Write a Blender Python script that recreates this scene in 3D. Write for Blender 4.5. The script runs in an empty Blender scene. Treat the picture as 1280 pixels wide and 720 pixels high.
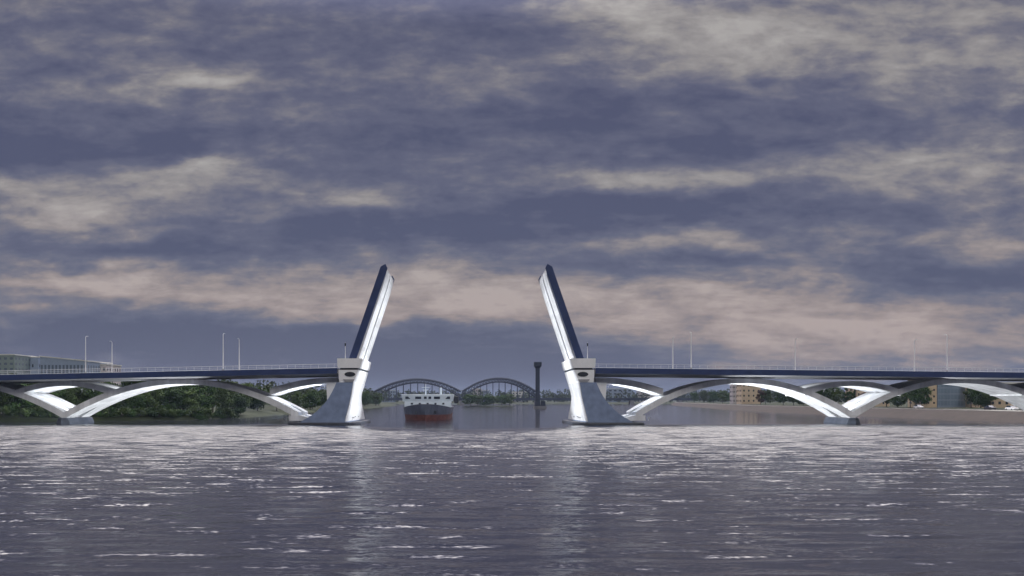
import bpy, bmesh, math, random
import numpy as np
from mathutils import Vector

R = math.radians
random.seed(7)
rng = np.random.default_rng(7)
SC = bpy.context.scene
COL = SC.collection

# ------------------------------------------------------------------ camera
CAM_Y, CAM_Z, F = -226.0, 6.4, 1100.0
cam_d = bpy.data.cameras.new('camera')
cam = bpy.data.objects.new('camera', cam_d)
COL.objects.link(cam)
cam.location = (0, CAM_Y, CAM_Z)
cam.rotation_euler = (R(90), 0, 0)
cam_d.sensor_width = 36.0
cam_d.lens = F / 1280 * 36.0
cam_d.shift_x = (640 - 583) / 1280
cam_d.shift_y = (500 - 360) / 1280
cam_d.clip_start, cam_d.clip_end = 0.5, 30000
SC.camera = cam

# ------------------------------------------------------------------ exposure
SC.view_settings.view_transform = 'Standard'
SC.view_settings.look = 'None'
SC.view_settings.gamma = 1.0
SC.view_settings.exposure = 0.0
SC.view_settings.use_curve_mapping = False

# ------------------------------------------------------------------ sun (veiled by cloud)
SUN_EL, SUN_AZ = 40.0, 170.0          # azimuth clockwise from +Y
sd = bpy.data.lights.new('sun', 'SUN')
sd.energy, sd.angle, sd.color = 1.15, R(25), (1.0, 0.95, 0.90)
sun = bpy.data.objects.new('sun', sd)
COL.objects.link(sun)
sun.rotation_euler = (R(90 - SUN_EL), 0, R(180 - SUN_AZ))

# ------------------------------------------------------------------ sky
W = bpy.data.worlds.new('World')
SC.world = W
W.use_nodes = True
nt = W.node_tree
nt.nodes.clear()
def N(t, **kw):
    n = nt.nodes.new(t)
    for k, v in kw.items():
        setattr(n, k, v)
    return n
def LK(a, b): nt.links.new(a, b)
def setin(sock, v):
    if hasattr(v, 'is_output') or isinstance(v, bpy.types.NodeSocket): LK(v, sock)
    else: sock.default_value = v
def M(op, a, b=None, c=None, clamp=False):
    n = N('ShaderNodeMath', operation=op, use_clamp=clamp)
    setin(n.inputs[0], a)
    if b is not None: setin(n.inputs[1], b)
    if c is not None: setin(n.inputs[2], c)
    return n.outputs[0]
def V(op, a, b=None):
    n = N('ShaderNodeVectorMath', operation=op)
    setin(n.inputs[0], a)
    if b is not None: setin(n.inputs[1], b)
    return n.outputs['Value'] if op == 'DOT_PRODUCT' else n.outputs[0]
def COMB(x, y, z):
    n = N('ShaderNodeCombineXYZ')
    for i, v in enumerate((x, y, z)): setin(n.inputs[i], v)
    return n.outputs[0]
def NOISE(vec, scale, detail=6, rough=0.55, dist=0.0):
    n = N('ShaderNodeTexNoise')
    setin(n.inputs['Vector'], vec)
    n.inputs['Scale'].default_value = scale
    n.inputs['Detail'].default_value = detail
    n.inputs['Roughness'].default_value = rough
    n.inputs['Distortion'].default_value = dist
    return n
def SMOOTH(x, lo, hi):
    n = N('ShaderNodeMapRange', interpolation_type='SMOOTHSTEP')
    setin(n.inputs[0], x)
    n.inputs[1].default_value, n.inputs[2].default_value = lo, hi
    return n.outputs[0]
def MIX(f, a, b):
    n = N('ShaderNodeMix', data_type='RGBA')
    setin(n.inputs[0], f); setin(n.inputs[6], a); setin(n.inputs[7], b)
    return n.outputs[2]

tc = N('ShaderNodeTexCoord')
sep = N('ShaderNodeSeparateXYZ')
LK(tc.outputs['Generated'], sep.inputs[0])
dx, dy, dz = sep.outputs
zc = M('MAXIMUM', dz, 0.0)
# cloud layer seen in perspective
den = M('ADD', zc, 0.16)
layer = COMB(M('DIVIDE', dx, den), M('MULTIPLY', M('DIVIDE', dy, den), 1.0), 0.3)
# direction of the sky as slopes to north (world directions, fixed for every viewer)
yc = M('MAXIMUM', dy, 0.06)
px_, pz_ = M('DIVIDE', dx, yc), M('DIVIDE', dz, yc)
slope = COMB(px_, pz_, 0.0)
wv = COMB(M('MULTIPLY', px_, 5.0), M('MULTIPLY', pz_, 13.0), 1.7)
wa = NOISE(wv, 1.0, 5, 0.6)
warp = V('MULTIPLY', V('SUBTRACT', wa.outputs['Color'], (0.5, 0.5, 0.5)), (0.22, 0.075, 0.0))
slope_w = V('ADD', slope, warp)
n1 = NOISE(layer, 1.3, 8, 0.58, 0.3).outputs[0]
n2 = NOISE(V('MULTIPLY', layer, (1.0, 2.0, 1.0)), 3.1, 7, 0.6, 0.2).outputs[0]
n3 = NOISE(COMB(M('MULTIPLY', px_, 11.0), M('MULTIPLY', pz_, 30.0), 4.1), 1.0, 7, 0.62, 0.25).outputs[0]
n4 = NOISE(COMB(M('MULTIPLY', px_, 30.0), M('MULTIPLY', pz_, 62.0), 9.1), 1.0, 6, 0.6, 0.1).outputs[0]
v = M('ADD', 0.40, M('MULTIPLY', M('SUBTRACT', n1, 0.5), 0.75))
v = M('ADD', v, M('MULTIPLY', M('SUBTRACT', n2, 0.5), 0.55))
v = M('ADD', v, M('MULTIPLY', M('SUBTRACT', n3, 0.5), 1.05))
# cloud banks: x, y as slopes from picture measurements, half sizes, weight
BANKS = [
 (235,108,75,10,.42),(90,245,85,30,.40),(250,206,70,9,.40),(60,275,70,14,.18),(460,245,50,13,.36),
 (800,224,150,13,.30),(850,55,130,40,.22),(1060,60,260,60,.26),(890,300,100,13,.34),(330,368,130,26,.52),
 (110,355,70,14,.42),(30,350,50,9,.25),(600,372,120,30,.46),(880,372,180,18,.34),(1060,420,260,30,.42),(960,400,90,14,.2),
 (360,146,26,14,.26),(600,120,45,26,.16),(1160,215,160,24,.20),(490,95,60,14,.20),(700,305,80,10,.2),
 (440,312,60,8,.2),(740,8,90,18,.30),(1230,300,90,20,.15),(470,400,80,10,.25),
 (150,180,210,22,-.30),(520,285,200,20,-.34),(200,312,160,14,-.32),(720,262,190,18,-.34),(880,140,260,38,-.30),
 (960,258,150,22,-.26),(1180,352,130,14,-.34),(130,425,240,24,-.40),(430,452,230,34,-.40),(640,455,160,34,-.28),
 (60,120,110,40,-.16),(560,40,100,40,-.10),(880,330,90,8,-.25),(40,200,60,30,-.2),(1000,392,60,8,-.22),(290,160,100,20,-.2),
]
tot = None
for (bx, by, rx, ry, amp) in BANKS:
    c = ((bx - 583) / F, (500 - by) / F, 0)
    q = V('MULTIPLY', V('SUBTRACT', slope_w, c), (F / rx / 1.25, F / ry / 1.25, 0))
    g = M('EXPONENT', M('MULTIPLY', V('DOT_PRODUCT', q, q), -1.0))
    tot = M('MULTIPLY', g, amp) if tot is None else M('MULTIPLY_ADD', g, amp, tot)
v = M('ADD', v, tot)
v = M('ADD', v, M('MULTIPLY', M('SUBTRACT', n4, 0.5), 0.46))
v = M('MULTIPLY_ADD', M('SUBTRACT', v, 0.45), 1.18, 0.42)
hi = M('MULTIPLY', SMOOTH(dz, 0.385, 0.72), SMOOTH(dy, -0.1, 0.5))
v = M('MULTIPLY_ADD', hi, 0.45, v)
ramp = N('ShaderNodeValToRGB')
LK(v, ramp.inputs[0])
el = ramp.color_ramp.elements
el[0].position, el[0].color = 0.0, (0.076, 0.080, 0.142, 1)
el[1].position, el[1].color = 1.0, (0.41, 0.385, 0.37, 1)
for p, c in ((0.30, (0.115, 0.117, 0.178, 1)), (0.50, (0.172, 0.166, 0.205, 1)), (0.72, (0.285, 0.265, 0.262, 1))):
    e = el.new(p); e.color = c
cloud = ramp.outputs[0]
# warmer low clouds, blue-grey band on the horizon
low = SMOOTH(dz, 0.26, 0.06)
warm = N('ShaderNodeMix', data_type='RGBA', blend_type='MULTIPLY')
LK(M('MULTIPLY', low, SMOOTH(v, 0.35, 0.75)), warm.inputs[0])
LK(cloud, warm.inputs[6]); warm.inputs[7].default_value = (1.10, 0.94, 0.90, 1)
cloud = warm.outputs[2]
# the veil is thinner and brighter high up
gain = M('MULTIPLY_ADD', hi, 25.0, 1.0)
front = SMOOTH(dy, -0.5, 0.5)
gain = M('MULTIPLY', gain, M('MULTIPLY_ADD', front, 0.45, 0.55))
cl = V('SCALE', cloud); 
sc_node = cl.node; LK(gain, sc_node.inputs['Scale'])
ten = N('ShaderNodeVectorMath', operation='SCALE'); LK(cl, ten.inputs[0]); ten.inputs['Scale'].default_value = 10.0
sky = N('ShaderNodeTexSky', sky_type='NISHITA', sun_disc=False)
sky.sun_elevation, sky.sun_rotation = R(SUN_EL), R(SUN_AZ)
mixed = MIX(0.96, sky.outputs[0], ten.outputs[0])
bg = N('ShaderNodeBackground'); bg.inputs['Strength'].default_value = 0.1
LK(mixed, bg.inputs['Color'])
wo = N('ShaderNodeOutputWorld'); LK(bg.outputs[0], wo.inputs['Surface'])
W.cycles.sampling_method = 'MANUAL'; W.cycles.sample_map_resolution = 512

# ------------------------------------------------------------------ helpers
HAZE = 0.00011
def px(p, y=0.0): return (p - 583) * (y - CAM_Y) / F
def pz(p, y=0.0): return CAM_Z + (500 - p) * (y - CAM_Y) / F

def mat(name, col, rough=0.6, var=0.12, scale=1.5, spec=0.3, metal=0.0, bump=0.0, col2=None, streak=1.0, panel=0):
    m = bpy.data.materials.new(name); m.use_nodes = True
    t = m.node_tree; b = t.nodes['Principled BSDF']
    b.inputs['Roughness'].default_value = rough
    b.inputs['Metallic'].default_value = metal
    b.inputs['Specular IOR Level'].default_value = spec
    tcn = t.nodes.new('ShaderNodeTexCoord')
    mp = t.nodes.new('ShaderNodeMapping'); mp.inputs['Scale'].default_value = (1, 1, streak)
    t.links.new(tcn.outputs['Object'], mp.inputs[0])
    nz = t.nodes.new('ShaderNodeTexNoise'); nz.inputs['Scale'].default_value = scale; nz.inputs['Detail'].default_value = 6
    t.links.new(mp.outputs[0], nz.inputs['Vector'])
    rp = t.nodes.new('ShaderNodeValToRGB')
    c2 = col2 or tuple(c * (1 + var) for c in col)
    rp.color_ramp.elements[0].color = (*[c * (1 - var) for c in col], 1); rp.color_ramp.elements[0].position = 0.3
    rp.color_ramp.elements[1].color = (*c2, 1); rp.color_ramp.elements[1].position = 0.7
    t.links.new(nz.outputs[0], rp.inputs[0]); t.links.new(rp.outputs[0], b.inputs['Base Color'])
    if panel:
        sn = t.nodes.new('ShaderNodeVectorMath'); sn.operation = 'SNAP'; sn.inputs[1].default_value = (panel, 50, panel * .75)
        t.links.new(tcn.outputs['Object'], sn.inputs[0])
        wn = t.nodes.new('ShaderNodeTexWhiteNoise'); t.links.new(sn.outputs[0], wn.inputs['Vector'])
        mr = t.nodes.new('ShaderNodeMapRange'); mr.inputs[3].default_value, mr.inputs[4].default_value = 0.84, 1.0
        t.links.new(wn.outputs['Value'], mr.inputs[0])
        hs = t.nodes.new('ShaderNodeHueSaturation'); t.links.new(rp.outputs[0], hs.inputs['Color']); t.links.new(mr.outputs[0], hs.inputs['Value'])
        t.links.new(hs.outputs[0], b.inputs['Base Color'])
    if bump:
        bp = t.nodes.new('ShaderNodeBump'); bp.inputs['Strength'].default_value = bump; bp.inputs['Distance'].default_value = 0.1
        t.links.new(nz.outputs[0], bp.inputs['Height']); t.links.new(bp.outputs[0], b.inputs['Normal'])
    return m

MT = dict(
    white=mat('white_concrete', (0.74, 0.75, 0.77), 0.55, 0.2, 0.5, streak=0.15, panel=3.2),
    lit_white=mat('lit_white_paint', (0.86, 0.87, 0.88), 0.4, 0.05, 0.6, streak=0.3),  # lit look of cap, collar and brackets put into a whiter colour
    grey=mat('grey_concrete', (0.36, 0.36, 0.38), 0.7, 0.12, 0.6),
    granite=mat('granite', (0.20, 0.22, 0.27), 0.7, 0.2, 0.8, bump=0.2),
    slate=mat('slate_cladding', (0.22, 0.28, 0.42), 0.6, 0.2, 0.5, bump=0.05),
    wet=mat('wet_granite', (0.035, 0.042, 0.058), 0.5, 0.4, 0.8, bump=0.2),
    navy=mat('navy_paint', (0.028, 0.048, 0.135), 0.45, 0.15, 0.5),
    asphalt=mat('asphalt', (0.05, 0.05, 0.052), 0.85, 0.2, 2),
    rail=mat('rail_paint', (0.55, 0.58, 0.62), 0.5, 0.05, 1),
    pole=mat('pale_pole', (0.82, 0.83, 0.85), 0.5, 0.04, 1),
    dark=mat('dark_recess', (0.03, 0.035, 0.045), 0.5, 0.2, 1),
    steel=mat('old_bridge_steel', (0.018, 0.026, 0.05), 0.6, 0.2, 0.2),
    stone=mat('old_bridge_stone', (0.16, 0.16, 0.17), 0.8, 0.2, 0.3),
    hull=mat('hull_blue', (0.085, 0.10, 0.14), 0.5, 0.3, 0.8, streak=0.4),
    red=mat('hull_red', (0.15, 0.055, 0.045), 0.6, 0.35, 0.7),
    ship=mat('ship_white', (0.62, 0.70, 0.76), 0.45, 0.05, 0.7),
    glass=mat('dark_glass', (0.025, 0.035, 0.05), 0.1, 0.2, 0.4, spec=0.6),
    beige=mat('beige_plaster', (0.58, 0.46, 0.32), 0.8, 0.08, 0.4),
    pink=mat('pale_plaster', (0.50, 0.46, 0.46), 0.8, 0.08, 0.4),
    olive=mat('olive_plaster', (0.20, 0.25, 0.24), 0.8, 0.1, 0.3),
    bluegrey=mat('bluegrey_panel', (0.24, 0.30, 0.40), 0.6, 0.06, 0.3),
    dim=mat('dim_window', (0.09, 0.12, 0.165), 0.3, 0.15, 0.3, spec=0.4),
    curtain=mat('curtain_wall', (0.18, 0.25, 0.33), 0.2, 0.15, 0.2, spec=0.5),
    roof=mat('roof_sheet', (0.13, 0.13, 0.14), 0.7, 0.15, 0.5),
    trim=mat('pale_trim', (0.62, 0.62, 0.60), 0.7, 0.06, 0.5),
    bark=mat('bark', (0.05, 0.04, 0.03), 0.9, 0.25, 3),
    grass=mat('bank_grass', (0.022, 0.035, 0.014), 0.95, 0.35, 0.25, col2=(0.035, 0.045, 0.018), bump=0.3),
    bank=mat('bank_stone', (0.034, 0.024, 0.020), 0.85, 0.25, 0.35, bump=0.3),
    curb=mat('quay_coping', (0.42, 0.40, 0.37), 0.8, 0.12, 0.5),
    bed=mat('river_bed', (0.06, 0.05, 0.04), 0.9, 0.2, 0.1),
    car_w=mat('car_white', (0.75, 0.75, 0.75), 0.3, 0.03, 1, spec=0.5),
    car_d=mat('car_dark', (0.03, 0.03, 0.04), 0.3, 0.03, 1, spec=0.5),
    rubber=mat('rubber', (0.02, 0.02, 0.02), 0.8, 0.1, 2),
)

def leaf_mat(name, c0, c1):
    m = bpy.data.materials.new(name); m.use_nodes = True
    t = m.node_tree; b = t.nodes['Principled BSDF']
    b.inputs['Roughness'].default_value = 0.75; b.inputs['Specular IOR Level'].default_value = 0.15
    g = t.nodes.new('ShaderNodeNewGeometry'); oi = t.nodes.new('ShaderNodeObjectInfo')
    rp = t.nodes.new('ShaderNodeValToRGB')
    rp.color_ramp.elements[0].color = (*c0, 1); rp.color_ramp.elements[1].color = (*c1, 1)
    t.links.new(g.outputs['Random Per Island'], rp.inputs[0])
    hs = t.nodes.new('ShaderNodeHueSaturation')
    mr = t.nodes.new('ShaderNodeMapRange'); mr.inputs[3].default_value = 0.65; mr.inputs[4].default_value = 1.35
    t.links.new(oi.outputs['Random'], mr.inputs[0]); t.links.new(mr.outputs[0], hs.inputs['Value'])
    t.links.new(rp.outputs[0], hs.inputs['Color']); t.links.new(hs.outputs[0], b.inputs['Base Color'])
    return m
LF = dict(dark=leaf_mat('leaf_dark', (0.025, 0.055, 0.015), (0.06, 0.115, 0.03)),
          mid=leaf_mat('leaf_mid', (0.04, 0.07, 0.02), (0.085, 0.125, 0.04)),
          rust=leaf_mat('leaf_rust', (0.06, 0.03, 0.02), (0.12, 0.06, 0.035)),
          far=leaf_mat('leaf_far', (0.035, 0.05, 0.03), (0.07, 0.09, 0.05)))

class MB:
    def __init__(s): s.v, s.f = [], []
    def add(s, vs, fs):
        o = len(s.v); s.v += [tuple(p) for p in vs]; s.f += [tuple(i + o for i in f) for f in fs]
    def loft(s, secs, caps=True):
        n = len(secs[0]); vs = [p for sec in secs for p in sec]; fs = []
        for k in range(len(secs) - 1):
            for i in range(n):
                j = (i + 1) % n
                fs.append((k * n + i, k * n + j, (k + 1) * n + j, (k + 1) * n + i))
        if caps:
            fs.append(tuple(range(n - 1, -1, -1))); fs.append(tuple((len(secs) - 1) * n + i for i in range(n)))
        s.add(vs, fs)
    def box(s, x0, x1, y0, y1, z0, z1):
        s.loft([[(x0, y0, z), (x1, y0, z), (x1, y1, z), (x0, y1, z)] for z in (z0, z1)])
    def prism(s, poly, y0, y1):                      # polygon in xz swept along y
        s.loft([[(x, y, z) for x, z in poly] for y in (y0, y1)])
    def tube(s, pts, rad, n=8):
        secs = []
        for i, p in enumerate(pts):
            p = Vector(p); a = Vector(pts[max(0, i - 1)]); b = Vector(pts[min(len(pts) - 1, i + 1)])
            d = (b - a).normalized()
            u = d.cross(Vector((0, 0, 1)))
            if u.length < 1e-3: u = Vector((1, 0, 0))
            u.normalize(); w = d.cross(u)
            r = rad[i] if hasattr(rad, '__len__') else rad
            secs.append([tuple(p + (u * math.cos(2 * math.pi * k / n) + w * math.sin(2 * math.pi * k / n)) * r) for k in range(n)])
        s.loft(secs)
    def build(s, name, m, parent=None, smooth=False, bevel=0.0):
        me = bpy.data.meshes.new(name); me.from_pydata(s.v, [], s.f)
        bm = bmesh.new(); bm.from_mesh(me); bmesh.ops.recalc_face_normals(bm, faces=bm.faces); bm.to_mesh(me); bm.free()
        me.materials.append(MT[m] if isinstance(m, str) else m)
        if smooth:
            for p in me.polygons: p.use_smooth = True
            me.set_sharp_from_angle(angle=R(35))
        o = bpy.data.objects.new(name, me); COL.objects.link(o)
        if parent:
            o.parent = parent
            par = parent.location.copy(); q = parent.parent
            while q: par += q.location; q = q.parent
            for vv in me.vertices: vv.co -= par
        if bevel:
            b = o.modifiers.new('bevel', 'BEVEL'); b.width = bevel; b.segments = 2; b.limit_method = 'ANGLE'; b.angle_limit = R(40)
        return o

def thing(name, label, cat, loc=(0, 0, 0), group=None):
    o = bpy.data.objects.new(name, None); COL.objects.link(o); o.location = loc
    o['label'] = label; o['category'] = cat
    if group: o['group'] = group
    o.empty_display_size = 0.5
    return o
def tag(o, label, cat, group=None):
    o['label'] = label; o['category'] = cat
    if group: o['group'] = group
    return o
def struct(o): o['kind'] = 'structure'; return o
def copy_tree(o, parent=None):
    c = o.copy(); COL.objects.link(c); c.parent = parent
    for ch in list(o.children): copy_tree(ch, c)
    return c

# ------------------------------------------------------------------ water and bed
def wave_coords(lo, hi, first, grow, cap):
    out = [lo]; d = first
    while out[-1] < hi: out.append(out[-1] + d); d = min(cap, d * grow)
    return out
ys = [-3000, -1200, -600, -350] + wave_coords(-240, 30, 0.16, 1.0035, 3.0) + [60, 120, 240, 480, 960, 2000, 4000, 9000]
xs = [-9000, -3000, -1000, -400] + list(np.arange(-150, 150.1, 0.5)) + [400, 1000, 3000, 9000]
ys, xs = np.array(ys), np.array(xs)
X, Y = np.meshgrid(xs, ys)
Z = np.zeros_like(X)
for k in range(46):
    lam = 0.5 * (3.4 / 0.5) ** rng.random()
    th = rng.normal(0.0, 0.17)
    kx, ky = 2 * math.pi / lam * math.sin(th), 2 * math.pi / lam * math.cos(th)
    amp = 0.0050 * lam ** 0.75
    ph = rng.random() * 6.28
    arg = kx * X + ky * Y + ph + 0.6 * np.sin(X * 0.045 * (1 + k % 3) + k) 
    # each train fades where the grid gets too coarse for it
    stepY = np.gradient(ys)[:, None]
    keep = np.clip(1.6 - 4 * stepY / lam, 0, 1)
    Z += keep * amp * (np.sin(arg) + 0.25 * np.sin(2 * arg + 1.0))
gust = 0.75 + 0.35 * np.sin(X * 0.031 + 1.3 * np.sin(Y * 0.04)) * np.sin(Y * 0.052 + 0.7)
edge = np.clip((150 - np.abs(X)) / 25, 0, 1) * np.clip((Y + 240) / 10, 0, 1) * np.clip((20 - Y) / 40, 0, 1)
Z *= gust * edge
nx, ny = len(xs), len(ys)
me = bpy.data.meshes.new('water')
co = np.stack([X, Y, Z], -1).reshape(-1, 3).astype(np.float32)
idx = np.arange(nx * ny).reshape(ny, nx)
quads = np.stack([idx[:-1, :-1], idx[:-1, 1:], idx[1:, 1:], idx[1:, :-1]], -1).reshape(-1, 4)
me.vertices.add(len(co)); me.vertices.foreach_set('co', co.ravel())
me.loops.add(quads.size); me.loops.foreach_set('vertex_index', quads.ravel().astype(np.int32))
me.polygons.add(len(quads)); me.polygons.foreach_set('loop_start', (np.arange(len(quads)) * 4).astype(np.int32))
me.polygons.foreach_set('use_smooth', np.ones(len(quads), bool))
me.update(); me.validate()
water = bpy.data.objects.new('water', me); COL.objects.link(water); struct(water)
m = bpy.data.materials.new('river_water'); m.use_nodes = True
nt = m.node_tree
b = nt.nodes['Principled BSDF']
b.inputs['Base Color'].default_value = (0.008, 0.009, 0.018, 1)
b.inputs['IOR'].default_value = 1.5
b.inputs['Specular IOR Level'].default_value = 0.5
tcw = N('ShaderNodeTexCoord'); sp = N('ShaderNodeSeparateXYZ'); LK(tcw.outputs['Object'], sp.inputs[0])
# wind ripples on the open reach, sheltered smooth water behind the bridge; the lee edge bows out at the opening
xq = M('DIVIDE', sp.outputs[0], 30.0)
bow = M('MULTIPLY', M('EXPONENT', M('MULTIPLY', M('MULTIPLY', xq, xq), -1.0)), -42.0)
jag = M('MULTIPLY', M('SUBTRACT', NOISE(COMB(M('MULTIPLY', sp.outputs[0], 0.05), M('MULTIPLY', sp.outputs[1], 0.02), 0), 1.0, 3).outputs[0], 0.5), 14.0)
yl = M('SUBTRACT', sp.outputs[1], M('ADD', bow, jag))
open_ = SMOOTH(yl, 12.0, -24.0)
fine = NOISE(COMB(M('MULTIPLY', sp.outputs[0], 0.55), sp.outputs[1], 0), 1.6, 5, 0.6).outputs[0]
mid = NOISE(COMB(M('MULTIPLY', sp.outputs[0], 0.4), sp.outputs[1], 5.0), 0.33, 4, 0.55).outputs[0]
h = M('ADD', M('MULTIPLY', fine, 0.16), M('MULTIPLY', mid, 0.42))
bp = N('ShaderNodeBump'); bp.inputs['Distance'].default_value = 1.0
LK(h, bp.inputs['Height']); RUF0, RUF1, LEAN = 1.05, 3.5, 0.54
gusty = NOISE(COMB(M('MULTIPLY', sp.outputs[0], 0.028), M('MULTIPLY', sp.outputs[1], 0.05), 3.0), 1.0, 3, 0.5).outputs[0]
fair = M('EXPONENT', M('MULTIPLY', M('MULTIPLY', M('DIVIDE', sp.outputs[0], 21.0), M('DIVIDE', sp.outputs[0], 21.0)), -1.0))   # the fairway lies in the lee of the pylons
ruffle = M('POWER', SMOOTH(sp.outputs[1], -195.0, -20.0), 0.95)
ruffle = M('MULTIPLY', ruffle, M('MULTIPLY', M('MULTIPLY_ADD', gusty, 0.7, 0.65), M('MULTIPLY_ADD', fair, -0.6, 1.0)))
# cat's-paws: ruffled patches with smooth water left between them
paw = SMOOTH(NOISE(COMB(M('MULTIPLY', sp.outputs[0], 0.13), M('MULTIPLY', sp.outputs[1], 0.6), 11.0), 1.0, 5, 0.62).outputs[0], 0.40, 0.56)
paw = M('MULTIPLY_ADD', paw, 0.88, 0.12)
LK(M('MULTIPLY_ADD', open_, M('MULTIPLY_ADD', M('MULTIPLY', ruffle, paw), 0.3, 0.17), 0.05), bp.inputs['Strength'])
# wavelets too small for the mesh: slope field, strongest in the wind-ruffled reach by the bridge
sl1 = NOISE(COMB(M('MULTIPLY', sp.outputs[0], 0.19), sp.outputs[1], 2.0), 1.3, 3, 0.6).outputs['Color']
sl2 = NOISE(COMB(M('MULTIPLY', sp.outputs[0], 0.6), sp.outputs[1], 7.0), 4.5, 2, 0.5).outputs['Color']
slp = V('SUBTRACT', V('ADD', V('MULTIPLY', sl1, (0.6, 0.6, 0)), V('MULTIPLY', sl2, (0.4, 0.4, 0))), (0.5, 0.5, 0))
amt = M('MULTIPLY', M('MULTIPLY', open_, paw), M('MULTIPLY_ADD', M('POWER', ruffle, 0.5), RUF1, RUF0))
scl = N('ShaderNodeVectorMath', operation='SCALE'); LK(V('MULTIPLY', slp, (0.7, 1.0, 0.0)), scl.inputs[0]); LK(amt, scl.inputs['Scale'])
# wind waves run upstream: short steep fronts face down the river, towards -Y
lean = COMB(0.0, M('MULTIPLY', M('MULTIPLY', M('MULTIPLY', open_, paw), ruffle), -LEAN), 0.0)
nrmv = V('NORMALIZE', V('ADD', V('ADD', bp.outputs[0], scl.outputs[0]), lean))
LK(nrmv, b.inputs['Normal'])
LK(M('MULTIPLY_ADD', open_, 0.02, 0.12), b.inputs['Roughness'])
me.materials.append(m)

g = MB(); g.box(-12000, 12000, -4000, 14000, -9, -6); struct(g.build('river_bed', 'bed'))

# ------------------------------------------------------------------ land
def bank(shore, prof, name, m, sgn):
    g = MB(); secs = []
    for y, x in shore: secs.append([(x + sgn * o, y, z) for o, z in prof])
    n = len(prof); vs = [p for s in secs for p in s]
    fs = [(k * n + i, k * n + i + 1, (k + 1) * n + i + 1, (k + 1) * n + i) for k in range(len(secs) - 1) for i in range(n - 1)]
    g.add(vs, fs)
    o = g.build(name, m)
    return struct(o)
SL = [(-900, -520), (-300, -300), (-100, -205), (-20, -174), (10, -162), (30, -150), (38, -122), (48, -101), (60, -88), (85, -79), (150, -79),
      (300, -77), (500, -72), (800, -80), (1200, -140)]
SR = [(-900, 420), (-300, 230), (-100, 178), (0, 156), (100, 154), (200, 156), (300, 162), (550, 205), (800, 240), (1200, 330)]
def shore_x(S, y): return float(np.interp(y, [a for a, _ in S], [b for _, b in S]))
bank(SL, [(-6, -5), (0, -0.1), (2.5, 0.9), (9, 1.8), (40, 2.6), (300, 4.5), (6000, 12)], 'left_bank_ground', 'grass', -1)
bank(SR, [(-8, -6), (0, -0.1), (7.2, 3.05)], 'right_bank_slope', 'bank', 1)
bank(SR, [(7.2, 2.6), (7.2, 3.35), (8.0, 3.35), (8.0, 3.2)], 'quay_coping', 'curb', 1)
bank(SR, [(8.0, 3.2), (18.0, 3.25)], 'quay_road', 'asphalt', 1)
bank(SR, [(18.0, 3.1), (18.0, 3.38), (60, 3.6), (6000, 10)], 'right_bank_ground', 'grass', 1)
g = MB()
fb = [(-6000, 1250), (-700, 1180), (-150, 1160), (0, 1170), (200, 1150), (330, 1120), (900, 1180), (6000, 1400)]
vs, fs = [], []
for x, y in fb: vs += [(x, y, -0.5), (x, y + 20, 2.5), (x, y + 5000, 12)]
for k in range(len(fb) - 1):
    for i in range(2): fs.append((k * 3 + i, k * 3 + 3 + i, k * 3 + 4 + i, k * 3 + 1 + i))
g.add(vs, fs); struct(g.build('far_bank_ground', 'grass'))

# ------------------------------------------------------------------ the drawbridge
DY0, DY1 = 0.0, 24.0
RY0, RY1 = 5.0, 19.0
def deck_top(x): return 14.62 - (abs(x) - 33) * (0.0205 if x < 0 else 0.0105)

def lamp_spot(name, loc, aim, power, cone, parent, size=0.5, blend=0.6):
    """a floodlight fitting with its lamp"""
    loc, aim = Vector(loc), Vector(aim); d = (aim - loc).normalized()
    g = MB()
    side = d.cross(Vector((0, 0, 1)))
    if side.length < 1e-3: side = Vector((1, 0, 0))
    g.tube([loc - d * 0.55, loc - d * 0.25, loc - d * 0.02], [0.10, 0.18, 0.20], 10)
    g.tube([loc - d * 0.35 - Vector((0, 0, 0.7)), loc - d * 0.35], 0.07, 6)
    fx = g.build('floodlight', 'pole', parent)
    l = bpy.data.lights.new('floodlight_lamp', 'SPOT')
    l.energy, l.spot_size, l.spot_blend, l.shadow_soft_size, l.color = power, R(cone), blend, size, (0.95, 0.98, 1.0)
    o = bpy.data.objects.new('floodlight_lamp', l); COL.objects.link(o)
    o.location = loc + d * 0.6; o.rotation_euler = d.to_track_quat('-Z', 'Y').to_euler()
    return fx

def arch_pts(xc, half, zc, drop, thick, t0, t1, n=40):
    out = []
    for i in range(n + 1):
        t = t0 + (t1 - t0) * i / n
        zs = zc - drop * t * t
        sl = math.atan(2 * drop * abs(t) / half)
        out.append((xc + half * t, zs, zs + thick / math.cos(sl) * (1 + 0.12 * abs(t))))
    return out
def slab_sec(p, y0, y1):
    x, a, b = p
    return [(x, y0, a), (x, y1, a), (x, y1, b), (x, y0, b)]
def arch_mesh(pts_fn, slots=(True, True), cut=0.80):
    """rib slab split by a pointed slot into two legs near its springings; pts_fn(t0,t1,n)"""
    g = MB()
    ymid0, ymid1 = 11.0, 13.0
    lo = -cut if slots[0] else -1.0; hi = cut if slots[1] else 1.0
    g.loft([slab_sec(p, RY0, RY1) for p in pts_fn(lo, hi, 40)])
    for on, sg in ((slots[0], -1), (slots[1], 1)):
        if not on: continue
        pts = pts_fn(sg * cut, sg * 1.0, 12)
        a, bb = [], []
        for i, p in enumerate(pts):
            w = 2.2 * i / 12
            a.append(slab_sec(p, RY0, 12 - w)); bb.append(slab_sec(p, 12 + w, RY1))
        g.loft(a); g.loft(bb)
    return g

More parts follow.
